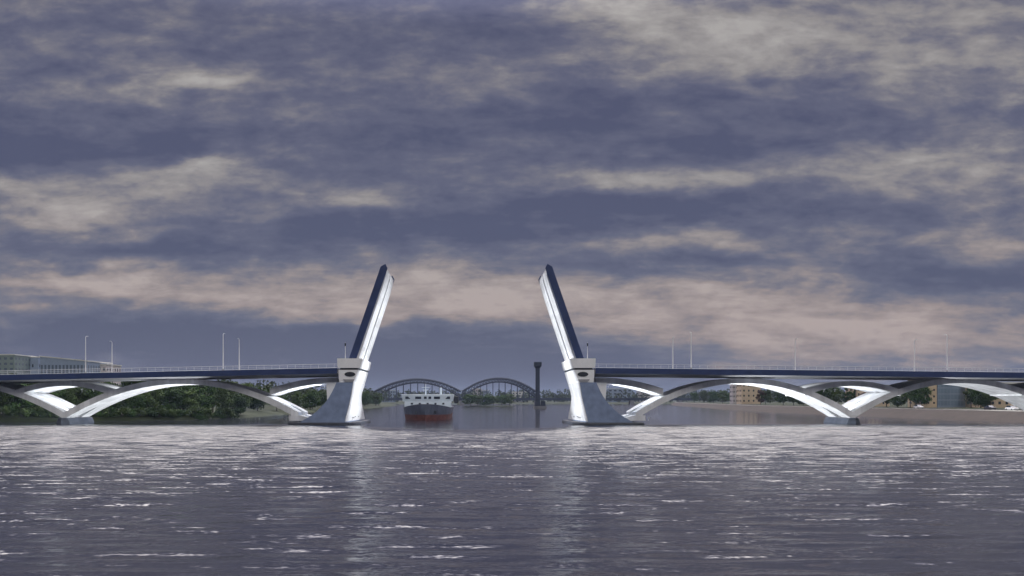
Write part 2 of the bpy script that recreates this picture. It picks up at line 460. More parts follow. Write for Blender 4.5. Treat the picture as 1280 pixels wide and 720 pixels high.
def half_bridge(sg, label, foot_px, pier_px, arch_cx):
    """sg -1: west half, +1: east half; picture measurements give each half its own spans"""
    root = thing('drawbridge', label, 'bridge', (sg * 30.0, 12, 0))
    def mx(p, y=0.0): return sg * abs(px(p if sg < 0 else p, y))       # measured on its own side
    # ---- deck
    xs_d = [sg * v for v in np.linspace(33.2, 214, 60)]
    def fas(y0, y1):
        return [[(x, y0, deck_top(x) - 1.42), (x, y1, deck_top(x) - 1.42), (x, y1, deck_top(x)), (x, y0, deck_top(x))] for x in xs_d]
    g = MB()
    g.loft([[(x, DY0 + .4, deck_top(x) - 1.1), (x, RY0 - 1, deck_top(x) - 1.75), (x, RY1 + 1, deck_top(x) - 1.75), (x, DY1 - .4, deck_top(x) - 1.1),
             (x, DY1 - .4, deck_top(x) - .30), (x, DY0 + .4, deck_top(x) - .30)] for x in xs_d])
    deck = g.build('deck', 'grey', root)
    for a, bb in ((DY0, DY0 + .4), (DY1 - .4, DY1)):
        g = MB(); g.loft(fas(a, bb)); g.build('fascia', 'navy', deck)
    g = MB(); g.loft([[(x, 3.4, deck_top(x) - .297), (x, DY1 - 3.4, deck_top(x) - .297), (x, DY1 - 3.4, deck_top(x) - .22), (x, 3.4, deck_top(x) - .22)] for x in xs_d])
    g.build('roadway', 'asphalt', deck)
    for a, bb in ((.402, 3.398), (DY1 - 3.398, DY1 - .402)):
        g = MB(); g.loft([[(x, a, deck_top(x) - .297), (x, bb, deck_top(x) - .297), (x, bb, deck_top(x) - .08), (x, a, deck_top(x) - .08)] for x in xs_d])
        g.build('footway', 'grey', deck)
    for y in (0.2, DY1 - 0.2):
        g = MB()
        for zz, r in ((1.05, .06), (.6, .03)):
            g.tube([(x, y, deck_top(x) + zz) for x in xs_d], r, 5)
        for v_ in np.arange(34, 213, 2.0):
            x = sg * v_; g.box(x - .03, x + .03, y - .03, y + .03, deck_top(x) - .01, deck_top(x) + 1.05)
        g.build('railing', 'rail', deck)
    # ---- springings (rib front plane y = RY0)
    xf, xp = px(foot_px, RY0), px(pier_px, RY0)
    xo = xp + (xp - xf)                                             # next pier out, past the frame
    z_sp = pz(524, RY0); z_cr = pz(480, RY0) if sg < 0 else pz(479, RY0)
    th = 1.38
    def main(xa, xb):
        xc, hf = (xa + xb) / 2, abs(xb - xa) / 2
        return lambda t0, t1, n: arch_pts(xc, hf, z_cr, z_cr - z_sp, th, t0, t1, n)
    arch_mesh(main(xf, xp)).build('main_arch', 'white', root, smooth=True)
    arch_mesh(main(xp, xo)).build('main_arch', 'white', root, smooth=True)
    # ---- upper arches over the piers, ending on the main arches
    zu, hu, du = pz(482.5, RY0), 60 * (RY0 - CAM_Y) / F, 12 * (RY0 - CAM_Y) / F
    for xq_ in (xp, xo):
        g = MB()
        pts = arch_pts(xq_, hu, zu, du, 1.30, -1.0, 1.0, 40)
        g.loft([slab_sec((p[0], p[1], min(p[2], deck_top(p[0]) - 1.74)), RY0 + .02, RY1 - .02) for p in pts])
        g.build('upper_arch', 'white', root, smooth=True)
    xt = px(421 if sg < 0 else 745, RY0)
    ht = abs(xt - px(337 if sg < 0 else 829, RY0))
    pts = arch_pts(xt, ht, pz(478.6, RY0), 15.4 * (RY0 - CAM_Y) / F, 1.45, (-1.0 if sg < 0 else 0.0), (0.0 if sg < 0 else 1.0), 30)
    g = MB(); g.loft([slab_sec((p[0], p[1], min(p[2], deck_top(p[0]) - 1.74)), RY0 + .02, RY1 - .02) for p in pts])
    g.build('upper_arch', 'white', root, smooth=True)
    # ---- piers in the river
    for xq_ in (xp, xo):
        g = MB()
        def pier_sec(z, w, e):
            return [(xq_ - w, RY0 - .6, z), (xq_, RY0 - 1.4 - e, z), (xq_ + w, RY0 - .6, z), (xq_ + w, RY1 + .6, z), (xq_, RY1 + 1.4 + e, z), (xq_ - w, RY1 + .6, z)]
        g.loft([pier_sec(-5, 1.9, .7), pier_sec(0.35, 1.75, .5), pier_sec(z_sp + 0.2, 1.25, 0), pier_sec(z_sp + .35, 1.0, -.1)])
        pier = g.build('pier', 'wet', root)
        for y in (8.5, 15.5):
            lamp_spot('f', (xq_ - sg * .3, y, z_sp + 1.5), (xq_ + sg * 6.5, 12, zu + .2), 3600, 110, pier, 0.3, 0.7)
            # hung under the crown of the upper arch, washing the back of the outer leg
            lamp_spot('f', (xq_ - sg * 3.0, y, zu - .9), (xq_ + sg * 6.8, 12, z_sp + 4.8), 1900, 100, pier, 0.3, 0.7)
        # lamps low on the bank side throw light along the soffit of the span further out
        lamp_spot('f', (xq_ + sg * 2.3, 12.0, 1.2), (xq_ + sg * 40, 12, 9.0), 85000, 80, pier)
    # ---- pylon: flared trunk, twisted face to the opening
    lv = [(531, 372, 431, 455.5, 31), (527, 376, 431, 455.3, 31), (524, 381, 431.5, 455, 30.5), (521, 386.5, 432, 454.6, 29.5), (518, 391, 433, 454.1, 28), (514, 396, 434, 453.4, 26.5),
          (510, 400, 435, 452.6, 25), (505, 405, 436.3, 451.8, 23.4), (500, 409, 437.5, 451.3, 22.3), (495, 412.3, 438.5, 451.3, 22), (490, 415, 439.3, 452.1, 22.2),
          (484, 418, 440.3, 453.8, 22.8), (478, 420.6, 441.3, 455.8, 23.6)]
    def mp(p, y): return px(p, y) if sg < 0 else -px(p, y)
    g = MB()
    g.loft([[(mp(b_, 0), 0.0, pz(pp)), (mp(c_, 0), 0.0, pz(pp)), (mp(f_, yf), yf, pz(pp)), (mp(b_, 0), min(yf, 24.0), pz(pp))] for pp, b_, c_, f_, yf in lv])
    pyl = g.build('pylon', 'slate', root, smooth=True)
    g = MB()
    g.loft([[(mp(c_, 0) - sg * .02, -.03, pz(pp)), (mp(c_, 0) - sg * .14, -.03, pz(pp)), (mp(f_, yf) - sg * .14, yf + .03, pz(pp)), (mp(f_, yf) - sg * .02, yf + .03, pz(pp))] for pp, b_, c_, f_, yf in lv if pp < 529])
    g.build('face_panel', 'white', pyl, smooth=True)
    # footing
    g = MB(); x0, x1 = mp(362, 0), mp(437, 0)
    def ft(z, e): return [(x0 - sg * -e * 0 + sg * e, 1.0, z), (x0 + sg * e * .4, -1.2 - e, z), (x1, -1.4 - e, z), (x1 - sg * (2.2 + e), 4, z), (x1 - sg * (2.2 + e), 28, z), (x1, 33 + e, z), (x0, 26 + e, z)]
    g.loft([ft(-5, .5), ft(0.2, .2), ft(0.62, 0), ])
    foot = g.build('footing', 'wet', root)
    # plinths where the main arch meets the footing
    for ya, yb in ((RY0 - .3, 9.9), (14.1, RY1 + .3)):
        g = MB(); g.loft([[(xf + sg * 2.4, ya, z), (xf - sg * w, ya, z), (xf - sg * w, yb, z), (xf + sg * 2.4, yb, z)] for z, w in ((0.96, 4.2), (z_sp + .3, 3.0), (z_sp + 1.0, 0.4))])
        g.build('arch_seat', 'white', root)
    # collar and cap
    g = MB()
    cl_ = [(477.9, 424, 441.5, 456), (474, 423.5, 443.2, 457.3), (468, 423, 445.3, 459), (462.2, 423, 447.8, 460.4)]
    g.loft([[(mp(b_, 0), .25, pz(pp)), (mp(c_, 0), .25, pz(pp)), (mp(f_, 23.8), 23.8, pz(pp)), (mp(b_, 0), 23.8, pz(pp))] for pp, b_, c_, f_ in cl_])
    collar = g.build('collar', 'lit_white', pyl)
    g = MB(); xa, xb = mp(430.5, 0), mp(444.0, 0); zc_ = pz(467.8)
    g.prism([(( xa + xb) / 2 + (xb - xa) / 2 * math.cos(t) * (1 if abs(math.cos(t)) > .5 else 1), zc_ + .62 * math.sin(t)) for t in np.linspace(0, 2 * math.pi, 17)[:-1]], .12, .3)
    g.build('oval_opening', 'dark', collar)
    g = MB(); g.prism([(mp(p_, 0), pz(q_)) for p_, q_ in ((428.5, 474), (443.2, 474), (441.2, 477.2), (431.5, 477.2))], -.1, .3)
    g.build('bearing_block', 'grey', collar)
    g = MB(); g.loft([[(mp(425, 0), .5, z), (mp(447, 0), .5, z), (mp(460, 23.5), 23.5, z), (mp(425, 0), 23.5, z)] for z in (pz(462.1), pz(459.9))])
    g.build('shadow_gap', 'dark', pyl)  # solid neck block; shade under the cap is painted in as dark colour
    g = MB()
    cp = [(459.9, 422.6, 449.3, 461.3), (457.5, 421.9, 450.3, 462.3), (448.6, 421.6, 453.0, 464.0), (448.0, 422.2, 452.6, 463.6)]
    g.loft([[(mp(b_, 0), -.25, pz(pp)), (mp(c_, 0), -.25, pz(pp)), (mp(f_, 24.3), 24.3, pz(pp)), (mp(b_, 0), 24.3, pz(pp))] for pp, b_, c_, f_ in cp])
    g.build('cap', 'lit_white', pyl)
    # triangular brackets under the deck end
    for yb in (3.0, 17.0):
        g = MB(); g.prism([(mp(407.5, 3), pz(478.0, 3)), (mp(423.5, 3), pz(478.0, 3)), (mp(409.3, 3), pz(503.5, 3))], yb, yb + 4)
        g.build('bracket', 'lit_white', pyl)
    # ---- raised leaf
    ang = R(71.0); u = Vector((sg * -1 * -1 * 0 + (-sg) * math.cos(ang), 0, math.sin(ang))); nrm = Vector(((-sg) * math.sin(ang), 0, -math.cos(ang)))
    B = Vector((mp(435.6, 0), 0, pz(448)))
    def P(s_, w_, y): q = B + u * s_ + nrm * w_; return (q.x, y, q.z)
    leaf_root = None
    T = 1.80; L = 25.2
    g = MB(); g.loft([[P(-2.5, .10, y), P(-2.5, T - .12, y), P(L - .2, T - .12, y), P(L + .55, .9, y), P(L - .3, .10, y)] for y in (1.3, 22.7)])
    leaf = g.build('bascule_leaf', 'grey', root)
    for ya, yb in ((.85, 1.3), (22.7, 23.15)):
        g = MB(); g.loft([[P(-2.6, 0, y), P(-2.6, T, y), P(L + .1, T, y), P(L + .95, .95, y), P(L - .1, 0, y)] for y in (ya, yb)])
        g.build('fascia', 'navy', leaf)
    for ya, yb in ((1.6, 10.4), (12.6, 22.4)):
        g = MB(); g.loft([[P(-2.4, T - .13, y), P(-2.4, T + .55, y), P(L - 5, T + .30, y), P(L - 1.6, T + .14, y), P(L - .3, T - .13, y)] for y in (ya, yb)])
        g.build('girder', 'white', leaf)
    g = MB(); g.loft([[P(-2.4, .02, y), P(L - .5, .02, y), P(L - .5, .12, y), P(-2.4, .12, y)] for y in (2.6, 21.4)])
    g.build('roadway', 'asphalt', leaf)
    # ---- floodlights on the footing
    xs_ = mp(433, 0)
    # towards the other pylon and leaf
    for y, aim_z, pw in ((3.0, 8.0, 100000), (15.0, 7.5, 85000)):
        lamp_spot('f', (xs_ - sg * 1.6, y, 1.9), (-sg * 31, 12, aim_z), pw, 28, foot, 0.5, 0.9)
    for y, pw in ((7.0, 85000), (18.0, 85000)):
        lamp_spot('f', (xs_ - sg * 1.6, y, 2.1), (-sg * 24.5, 12, 27.0), pw, 34, foot, 0.5, 0.9)
    # along the soffit of the main span
    for y in (8.0, 16.0):
        lamp_spot('f', (xf + sg * 4.2, y, 1.7), (xp - sg * 9, 12, 7.5), 120000, 66, foot, 0.4, 0.8)
    # onto the back of the main arch and the soffit of the arch at the pylon
    for y in (8.0, 16.0):
        lamp_spot('f', (xf - sg * 3.0, y, 2.4), (xf + sg * 1.5, 12, 12.0), 4200, 95, foot, 0.4, 0.8)
    # hung under the deck: onto the backs of the arches
    lamp_spot('f', (mp(404, 12), 12, pz(481.5, 12)), (mp(300, 12), 12, pz(484, 12)), 16000, 70, collar, 0.4, 0.8)
    xl = xp - sg * 20; lamp_spot('f', (xl, 12, deck_top(xl) - 2.4), (xp - sg * 9, 12, pz(482, 12)), 7000, 60, deck, 0.3, 0.8)
    return root

west = half_bridge(-1, 'white arched bridge half on the left, navy deck, its drawbridge leaf raised leaning right', 373, 80, 228)
east = half_bridge(1, 'white arched bridge half on the right, navy deck, its drawbridge leaf raised leaning left', 795, 1066, 930)

# ------------------------------------------------------------------ street lamps
def street_lamp():
    root = thing('street_lamp', '', 'street lamp', (0, 0, 0), 'street lamps along the bridge deck')
    g = MB(); g.tube([(0, 0, .5), (0, 0, 4), (0, 0, 9.6)], [.17, .14, .09], 8); g.build('pole', 'pole', root)
    g = MB(); g.tube([(0, 0, 0), (0, 0, .55)], [.24, .2], 8); g.build('base', 'grey', root)
    g = MB(); g.tube([(0, 0, 9.5), (0, .35, 9.72), (0, .8, 9.78)], [.08, .06, .05], 6); g.build('arm', 'pole', root)
    g = MB(); g.box(-.16, .16, 0.7, 1.3, 9.72, 9.84); g.build('lamp_head', 'rail', root)
    return root
SLM = [(107, 0, 'pale street lamp before the long colonnaded building, on the near side of the deck'),
       (140, 1, 'pale street lamp on the left deck, just right of the long colonnaded building'),
       (279, 0, 'left lamp of the close pair midway between far left pier and left raised leaf'),
       (299, 1, 'right lamp of the close pair midway between far left pier and left raised leaf'),
       (841, 1, 'left lamp of the pair on the right deck nearest the raised leaf'),
       (864, 0, 'right lamp of the pair on the right deck nearest the raised leaf'),
       (994, 1, 'lone pale street lamp on the right deck, left of the right river pier'),
       (1143, 1, 'left lamp of the wide pair on the far right deck'),
       (1184, 0, 'right lamp of the wide pair on the far right deck')]
lamp0 = street_lamp()
for i, (p_, far, lab) in enumerate(SLM):
    o = lamp0 if i == 0 else copy_tree(lamp0)
    y = 22.2 if far else 1.8
    x = px(p_, y)
    o.location = (x, y, deck_top(x) - .09); o['label'] = lab
    if far: o.rotation_euler = (0, 0, math.pi)
for sg, lab in ((-1, 'thin signal mast on the deck just left of the left raised leaf'), (1, 'thin signal mast on the deck just right of the right raised leaf')):
    x = sg * abs(px(431)); z = pz(448)
    t = thing('signal_mast', lab, 'mast', (x, 1.0, z), 'signal masts beside the leaves')
    g = MB(); g.tube([(x, 1, z), (x, 1, z + 4.2)], [.09, .06], 6); g.build('pole', 'pole', t)
    g = MB(); g.box(x - .15, x + .15, .85, 1.1, z + 3.2, z + 4.0); g.build('signal_box', 'dark', t)

# ------------------------------------------------------------------ ship
def ship():
    cx, yb = px(534, 62), 50.0
    t = thing('cargo_ship', 'white and dark blue cargo ship with red lower hull heading out through the raised bridge', 'ship', (cx, yb, 0))
    def half(y, z):          # half beam at distance y from the stem and height z
        k = max(0.0, min(1.0, (y + 0.28 * z) / 15.0))
        return 8.1 * math.sin(k * math.pi / 2) ** 0.62 * (0.90 + 0.018 * z)
    st = [-1.1, -.4, .4, 1.5, 3, 5, 8, 12, 18, 30, 50, 66]
    def hull(z0, z1, nm, m, nlev=4, inset=0.0):
        g = MB()
        zs = np.linspace(z0, z1, nlev)
        secs = []
        for y in st:
            y_ = max(y, -.28 * z1 + .01) if y == st[0] else y
            sh = lambda z: z + (1.2 * max(0, 1 - max(y_, 0) / 13) ** 1.3 * max(0, (z - 1.75) / 2.15) if z > 1.75 else 0)
            port = [(cx - max(.02, half(y_, z) - inset), yb + y_, sh(z)) for z in zs]
            star = [(cx + max(.02, half(y_, z) - inset), yb + y_, sh(z)) for z in zs[::-1]]
            secs.append(port + star)
        g.loft(secs)
        return g.build(nm, m, t, smooth=True)
    low_ = hull(-1.5, 1.75, 'lower_hull', 'red')
    up = hull(1.75, 3.9, 'upper_hull', 'hull')
    for s_ in (-1, 1):
        g = MB(); g.tube([(cx + s_ * 3.1, yb + 1.2, 2.9), (cx + s_ * 3.1, yb + 1.0, 2.0)], [.35, .2], 6)
        g.build('anchor', 'dark', up)
    y0 = yb + 15
    g = MB(); g.loft([[(cx - w, y0 + a, z), (cx + w, y0 + a, z), (cx + w, y0 + 16, z), (cx - w, y0 + 16, z)] for z, w, a in ((3.91, 7.7, 0), (5.9, 7.7, .2))])
    house = g.build('deckhouse', 'ship', t, bevel=.15)
    g = MB(); g.loft([[(cx - w, y0 + a, z), (cx - w * .45, y0 + a - 1.0, z), (cx + w * .45, y0 + a - 1.0, z), (cx + w, y0 + a, z), (cx + w, y0 + 10, z), (cx - w, y0 + 10, z)] for z, w, a in ((5.91, 8.3, 1.2), (8.1, 8.7, .8), (8.3, 8.7, .8))])
    wh = g.build('wheelhouse', 'ship', t, bevel=.1)
    for c_, w_ in ((-6.6, 1.6), (-3.1, 2.0), (3.1, 2.0), (6.6, 1.6), (-.75, .9), (.75, .9)):
        sl = abs(c_) / 8.5; yq = y0 + 1.0 - (1.0 if sl < .45 else 1.0 * (1 - (sl - .45) / .55)) - .13
        g = MB(); g.box(cx + c_ - w_ / 2, cx + c_ + w_ / 2, yq, yq + .5, 6.75, 7.55); g.build('window', 'glass', wh)
    for c_ in (-5.2, -2.6, 0, 2.6, 5.2):
        g = MB(); g.box(cx + c_ - .35, cx + c_ + .35, y0 - .06, y0 + .3, 4.9, 5.45); g.build('window', 'glass', house)
    g = MB(); g.tube([(cx - .8, y0 + 3, 8.2), (cx - .8, y0 + 3, 11.8)], [.22, .1], 6); g.tube([(cx - 2.1, y0 + 3, 10.6), (cx + .5, y0 + 3, 10.6)], .08, 5)
    mast = g.build('mast', 'ship', t)
    g = MB(); g.box(cx - 1.7, cx + .1, y0 + 2.6, y0 + 2.9, 9.6, 9.85); g.build('radar', 'ship', mast)
    g = MB(); g.tube([(cx + 4.2, y0 + 6, 8.2), (cx + 4.2, y0 + 6, 10.6)], [.42, .36], 8); g.build('exhaust_stack', 'ship', t)
    g = MB(); g.box(cx + 8.72, cx + 10.2, y0 + 3, y0 + 6, 5.3, 7.6); g.build('life_raft_box', 'dark', t, bevel=.2)
    g = MB(); g.box(cx + 6.5, cx + 9.6, y0 + 3.4, y0 + 5.6, 4.9, 5.29); g.build('raft_platform', 'ship', t)
    g = MB()
    for k in range(3): g.box(cx - 5.2, cx + 5.2, y0 + 18 + k * 10, y0 + 27 + k * 10, 4.25, 5.3)
    g.build('hatch_cover', 'grey', t)
ship()

# ------------------------------------------------------------------ old railway bridge
def old_bridge():
    Y0 = 1000.0; S = (Y0 - CAM_Y) / F
    t = thing('railway_bridge', 'dark old railway bridge of two steel arch trusses far up the river', 'bridge', (px(577, Y0), Y0, 0))
    zd = pz(497.5, Y0)
    for a, b_, top in ((468, 576, 474), (578, 670, 473)):
        xa, xb = px(a, Y0), px(b_, Y0); xc, hf = (xa + xb) / 2, (xb - xa) / 2
        zt = pz(top, Y0); zl = zt - 4.6; ze = pz(489.5, Y0); zf = pz(497, Y0)
        up = lambda x: ze + (zt - ze) * (1 - ((x - xc) / hf) ** 2)
        lw = lambda x: zf + (zl - zf) * (1 - ((x - xc) / hf) ** 2)
        g = MB()
        xs2 = np.linspace(xa, xb, 25)
        for yy in (Y0, Y0 + 9):
            g.tube([(x, yy, up(x)) for x in xs2], 1.35, 4); g.tube([(x, yy, lw(x)) for x in xs2], 1.05, 4)
            for i in range(24):
                g.tube([(xs2[i], yy, up(xs2[i])), (xs2[i + 1], yy, lw(xs2[i + 1]))], .45, 4)
                g.tube([(xs2[i], yy, up(xs2[i])), (xs2[i], yy, lw(xs2[i]))], .45, 4)
        tr = g.build('arch_truss', 'steel', t)
        for i in range(2, 23, 2):
            for yy in (Y0, Y0 + 9):
                g = MB(); g.tube([(xs2[i], yy, zd), (xs2[i], yy, lw(xs2[i]))], .40, 4); g.build('hanger', 'steel', tr)
    g = MB(); g.box(px(395, Y0), px(935, Y0), Y0 - 1, Y0 + 10, zd - 3.4, zd); g.build('deck_girder', 'steel', t)
    for p_ in (432, 468, 577, 671, 730, 790, 850, 905):
        x = px(p_, Y0); g = MB(); g.loft([[(x - w, Y0 - 1 - e, z), (x + w, Y0 - 1 - e, z), (x + w, Y0 + 10 + e, z), (x - w, Y0 + 10 + e, z)] for z, w, e in ((-3, 3.6, 3), (zd - 3.42, 2.6, 0))])
        g.build('pier', 'stone', t)
old_bridge()
# tall dark lift tower in the river
YT = 420.0; xt = px(672, YT)
t = thing('lift_tower', 'slim dark tower with a flared head standing in the river beside the old railway bridge', 'tower', (xt, YT, 0))
g = MB(); g.loft([[(xt - w, YT - w, z), (xt + w, YT - w, z), (xt + w, YT + w, z), (xt - w, YT + w, z)] for z, w in ((2.0, 1.9), (10, 1.55), (29.5, 1.45))]); g.build('shaft', 'steel', t, bevel=.2)
g = MB(); g.loft([[(xt - w, YT - w, z), (xt + w, YT - w, z), (xt + w, YT + w, z), (xt - w, YT + w, z)] for z, w in ((29.51, 1.5), (31.5, 2.7), (34.2, 2.7))]); hd = g.build('head', 'steel', t)
g = MB(); g.box(xt - 2.1, xt + 2.1, YT - 2.76, YT - 2.6, 32.0, 33.6); g.build('window', 'glass', hd)
g = MB(); g.loft([[(xt - w, YT - 4, z), (xt + w + 3.5, YT - 4, z), (xt + w + 3.5, YT + 5, z), (xt - w, YT + 5, z)] for z, w in ((-3, 3.0), (2.0, 2.6))]); g.build('foundation', 'stone', t)
g = MB(); g.box(xt + 2.3, xt + 5.6, YT - 2, YT + 3, 2.0, 5.6); g.build('machine_hut', 'steel', t)

# ------------------------------------------------------------------ buildings
def building(x0, x1, y0, y1, z0, z1, m, label, cols, rows, wm='glass', ww=.55, wh=.5, gname='building', roof=True, slope=0.0):
    t = thing(gname, label, 'building', ((x0 + x1) / 2, (y0 + y1) / 2, z0))
    g = MB(); g.loft([[(x0, y0, z0), (x1, y0, z0), (x1, y1, z0), (x0, y1, z0)], [(x0, y0, z1), (x1, y0, z1 - slope), (x1, y1, z1 - slope), (x0, y1, z1)]])
    wall = g.build('wall', m, t)
    cw, rh = (x1 - x0) / cols, (z1 - slope - z0 - 1) / rows
    for i in range(cols):
        for j in range(rows):
            xx, zz = x0 + (i + .5) * cw, z0 + .6 + (j + .5) * rh
            g = MB(); g.box(xx - cw * ww / 2, xx + cw * ww / 2, y0 - .06, y0 + .2, zz - rh * wh / 2, zz + rh * wh / 2)
            w_ = g.build('window', wm, wall)
    # the river side of blocks that turn a flank to the water
    xs_side = x0 if (x0 + x1) > 0 else x1
    nc = max(1, int((y1 - y0) / 4))
    for i in range(nc):
        for j in range(rows):
            yy, zz = y0 + (i + .5) * (y1 - y0) / nc, z0 + .6 + (j + .5) * rh
            g = MB(); g.box(xs_side - .06, xs_side + .06, yy - .8, yy + .8, zz - rh * wh / 2, zz + rh * wh / 2)
            g.build('window', wm, wall)
    if roof:
        g = MB(); g.loft([[(x0 - .4, y0 - .4, z1 + .02), (x1 + .4, y0 - .4, z1 + .02 - slope), (x1 + .4, y1 + .4, z1 + .02 - slope), (x0 - .4, y1 + .4, z1 + .02)],
                          [(x0 - .4, y0 - .4, z1 + .7), (x1 + .4, y0 - .4, z1 + .7 - slope), (x1 + .4, y1 + .4, z1 + .7 - slope), (x0 - .4, y1 + .4, z1 + .7)]])
        g.build('roof', 'trim', t)
    return t
yb = 330.0
building(px(-26, yb), px(18, yb), yb, yb + 30, 3.5, pz(444, yb), 'olive', 'olive plaster block rising above the deck at the far left edge', 6, 9, 'dim', ww=.5, wh=.45)
building(px(20, yb + 20), px(48, yb + 20), yb + 20, yb + 45, 3.5, pz(447, yb + 20), 'bluegrey', 'plain blue-grey block between the olive block and the colonnaded building', 2, 3, ww=.12, wh=.2)
t = building(px(50, yb + 10), px(109, yb + 10), yb + 10, yb + 50, 3.5, pz(446, yb + 10), 'bluegrey', 'long blue-grey building with tall narrow columns and sloping roof line above the left deck', 13, 1, 'dim', ww=.55, wh=.86, slope=3.0)
building(px(110, yb + 30), px(133, yb + 30), yb + 30, yb + 55, 3.5, pz(456, yb + 30), 'pink', 'low pale block right of the colonnaded building on the left bank', 4, 5, ww=.5, wh=.4)
building(px(296, 190), px(317, 190), 190, 206, 2.8, pz(487, 190), 'olive', 'pale green pavilion among the trees under the left main arch', 4, 3, ww=.5, wh=.5)
# right bank
building(px(927, 400), px(951, 400), 400, 412, 3.4, pz(478, 400), 'beige', 'beige plaster house behind the trees under the middle of the right main arch', 4, 4, ww=.3, wh=.35)
building(px(916, 470), px(925, 470), 470, 478, 3.4, pz(475, 470), 'pink', 'pale lilac block left of the beige house under the right main arch', 3, 5, ww=.4, wh=.4)
building(px(1086, 180), px(1112, 180), 180, 205, 3.4, pz(483, 180), 'beige', 'sandy house seen inside the triangle above the right river pier', 5, 4, ww=.4, wh=.45)
building(px(1157, 120), px(1171, 120), 120, 134, 3.4, pz(474, 120), 'beige', 'narrow beige tower block left of the glass building under the far right arch', 2, 4, ww=.3, wh=.3)
building(px(1171.6, 122), px(1209, 122), 122, 140, 3.4, pz(476, 122), 'bluegrey', 'blue glass office building with thin mullions under the far right arch', 9, 4, 'curtain', ww=.86, wh=.82)
building(px(1245, 100), px(1290, 100), 100, 120, 3.4, pz(480, 100), 'beige', 'light beige building at the right edge behind the far right arch', 5, 3, ww=.35, wh=.4)
# far bank houses
FB = [(590, 602, 486, 'pink', 'pale slab block behind the left end of the right railway truss'), (603, 611, 488, 'bluegrey', 'narrow grey block behind the right railway truss, left of the centre'),
      (640, 660, 490, 'trim', 'low white block on the far bank left of the lift tower'), (760, 790, 486, 'bluegrey', 'grey block on the far bank under the right arch beside the pylon'),
      (800, 822, 489, 'pink', 'pale low block on the far bank under the left end of the right main arch'), (478, 494, 488, 'bluegrey', 'grey block on the far bank behind the left railway truss')]
for a, b_, tp, m_, lab in FB:
    y = 1260.0; building(px(a, y), px(b_, y), y, y + 30, 2.5, pz(tp, y), m_, lab, 5, 4, ww=.5, wh=.45)

# ------------------------------------------------------------------ trees
def crown_mesh(name, w, h, z0, nblob, nleaf, leaf, m, seed):
    r = np.random.default_rng(seed)
    vs, fs = [], []
    blobs = []
    for k in range(nblob):
        zz = z0 + (h - z0) * (0.12 + 0.82 * r.random())
        tt = (zz - z0) / (h - z0)
        rad = w / 2 * (0.35 + 0.9 * math.sin(math.pi * min(1, tt * .85 + .12))) * r.random() ** .6 * .75
        a = r.random() * 6.28
        blobs.append((rad * math.cos(a), rad * math.sin(a), zz, (0.16 + .16 * r.random()) * w))
    for k in range(nleaf):
        bx, by, bz, br = blobs[r.integers(nblob)]
        d = r.normal(size=3); d /= np.linalg.norm(d)
        p = np.array([bx, by, bz]) + d * br * (0.55 + .55 * r.random()) * np.array([1, 1, .8])
        n = d + r.normal(size=3) * .55; n /= np.linalg.norm(n)
        u = np.cross(n, r.normal(size=3)); u /= np.linalg.norm(u); q = np.cross(n, u)
        s = leaf * (.6 + .8 * r.random()); o = len(vs)
        vs += [tuple(p + u * s), tuple(p + q * s * .6), tuple(p - u * s), tuple(p - q * s * .6)]
        fs.append((o, o + 1, o + 2, o + 3))
    me = bpy.data.meshes.new(name); me.from_pydata(vs, [], fs); me.materials.append(m)
    return me, blobs
def make_tree(name, w, h, z0, m, seed, nblob=16, nleaf=2200, leaf=.32):
    t = thing(name, '', 'tree')
    me, blobs = crown_mesh('crown', w, h, z0, nblob, nleaf, leaf, m, seed)
    c = bpy.data.objects.new('crown', me); COL.objects.link(c); c.parent = t
    g = MB(); g.tube([(0, 0, -.6), (.05, .05, z0 + .5), (0, 0, h * .72)], [.03 * h, .02 * h, .006 * h], 7)
    for bx, by, bz, br in blobs[:7]:
        zb = max(z0 * .7, bz - 1.8); g.tube([(0, 0, zb), (bx * .6, by * .6, bz - .3), (bx, by, bz)], [.011 * h, .007 * h, .003 * h], 5)
    g.build('trunk', 'bark', t)
    return t
PRO = {
 'round': [make_tree('broadleaf_tree', 8.0, 9.0, 1.6, LF['dark'], 1, 18, 2600, .34), make_tree('broadleaf_tree', 7.0, 10.0, 1.8, LF['mid'], 2, 16, 2400, .34),
           make_tree('broadleaf_tree', 9.0, 8.5, 1.2, LF['dark'], 3, 20, 2800, .36), make_tree('broadleaf_tree', 7.5, 9.5, 1.0, LF['mid'], 4, 18, 2500, .34)],
 'shrub': [make_tree('shrub', 6.0, 3.6, .2, LF['mid'], 5, 12, 1500, .28), make_tree('shrub', 5.0, 2.8, .1, LF['dark'], 6, 10, 1300, .26)],
 'poplar': [make_tree('poplar_tree', 3.6, 11.0, 1.2, LF['dark'], 8, 18, 1900, .3)],
 'rust': [make_tree('rust_leaved_tree', 4.6, 8.0, 1.4, LF['rust'], 9, 14, 1700, .3)],
}
used = set()
def plant(kind, i, x, y, z, s, rz, label, group, sx=1.0):
    p = PRO[kind][i % len(PRO[kind])]
    o = p if p.name not in used else copy_tree(p)
    used.add(p.name)
    o.location = (x, y, z); o.scale = (s * sx, s * sx, s); o.rotation_euler = (0, 0, rz)
    o['label'] = label; o['group'] = group; o['category'] = 'shrub' if kind == 'shrub' else 'tree'
    return o
def ground_l(x, y):
    d = max(0, shore_x(SL, y) - x); return float(np.interp(d, [0, 2.5, 9, 40, 300], [-.1, .9, 1.8, 2.6, 4.5]))
rt = random.Random(3)
def ray_shore(p):
    y = 12.0
    while px(p, y) > shore_x(SL, y) and y < 160: y += .5
    return y
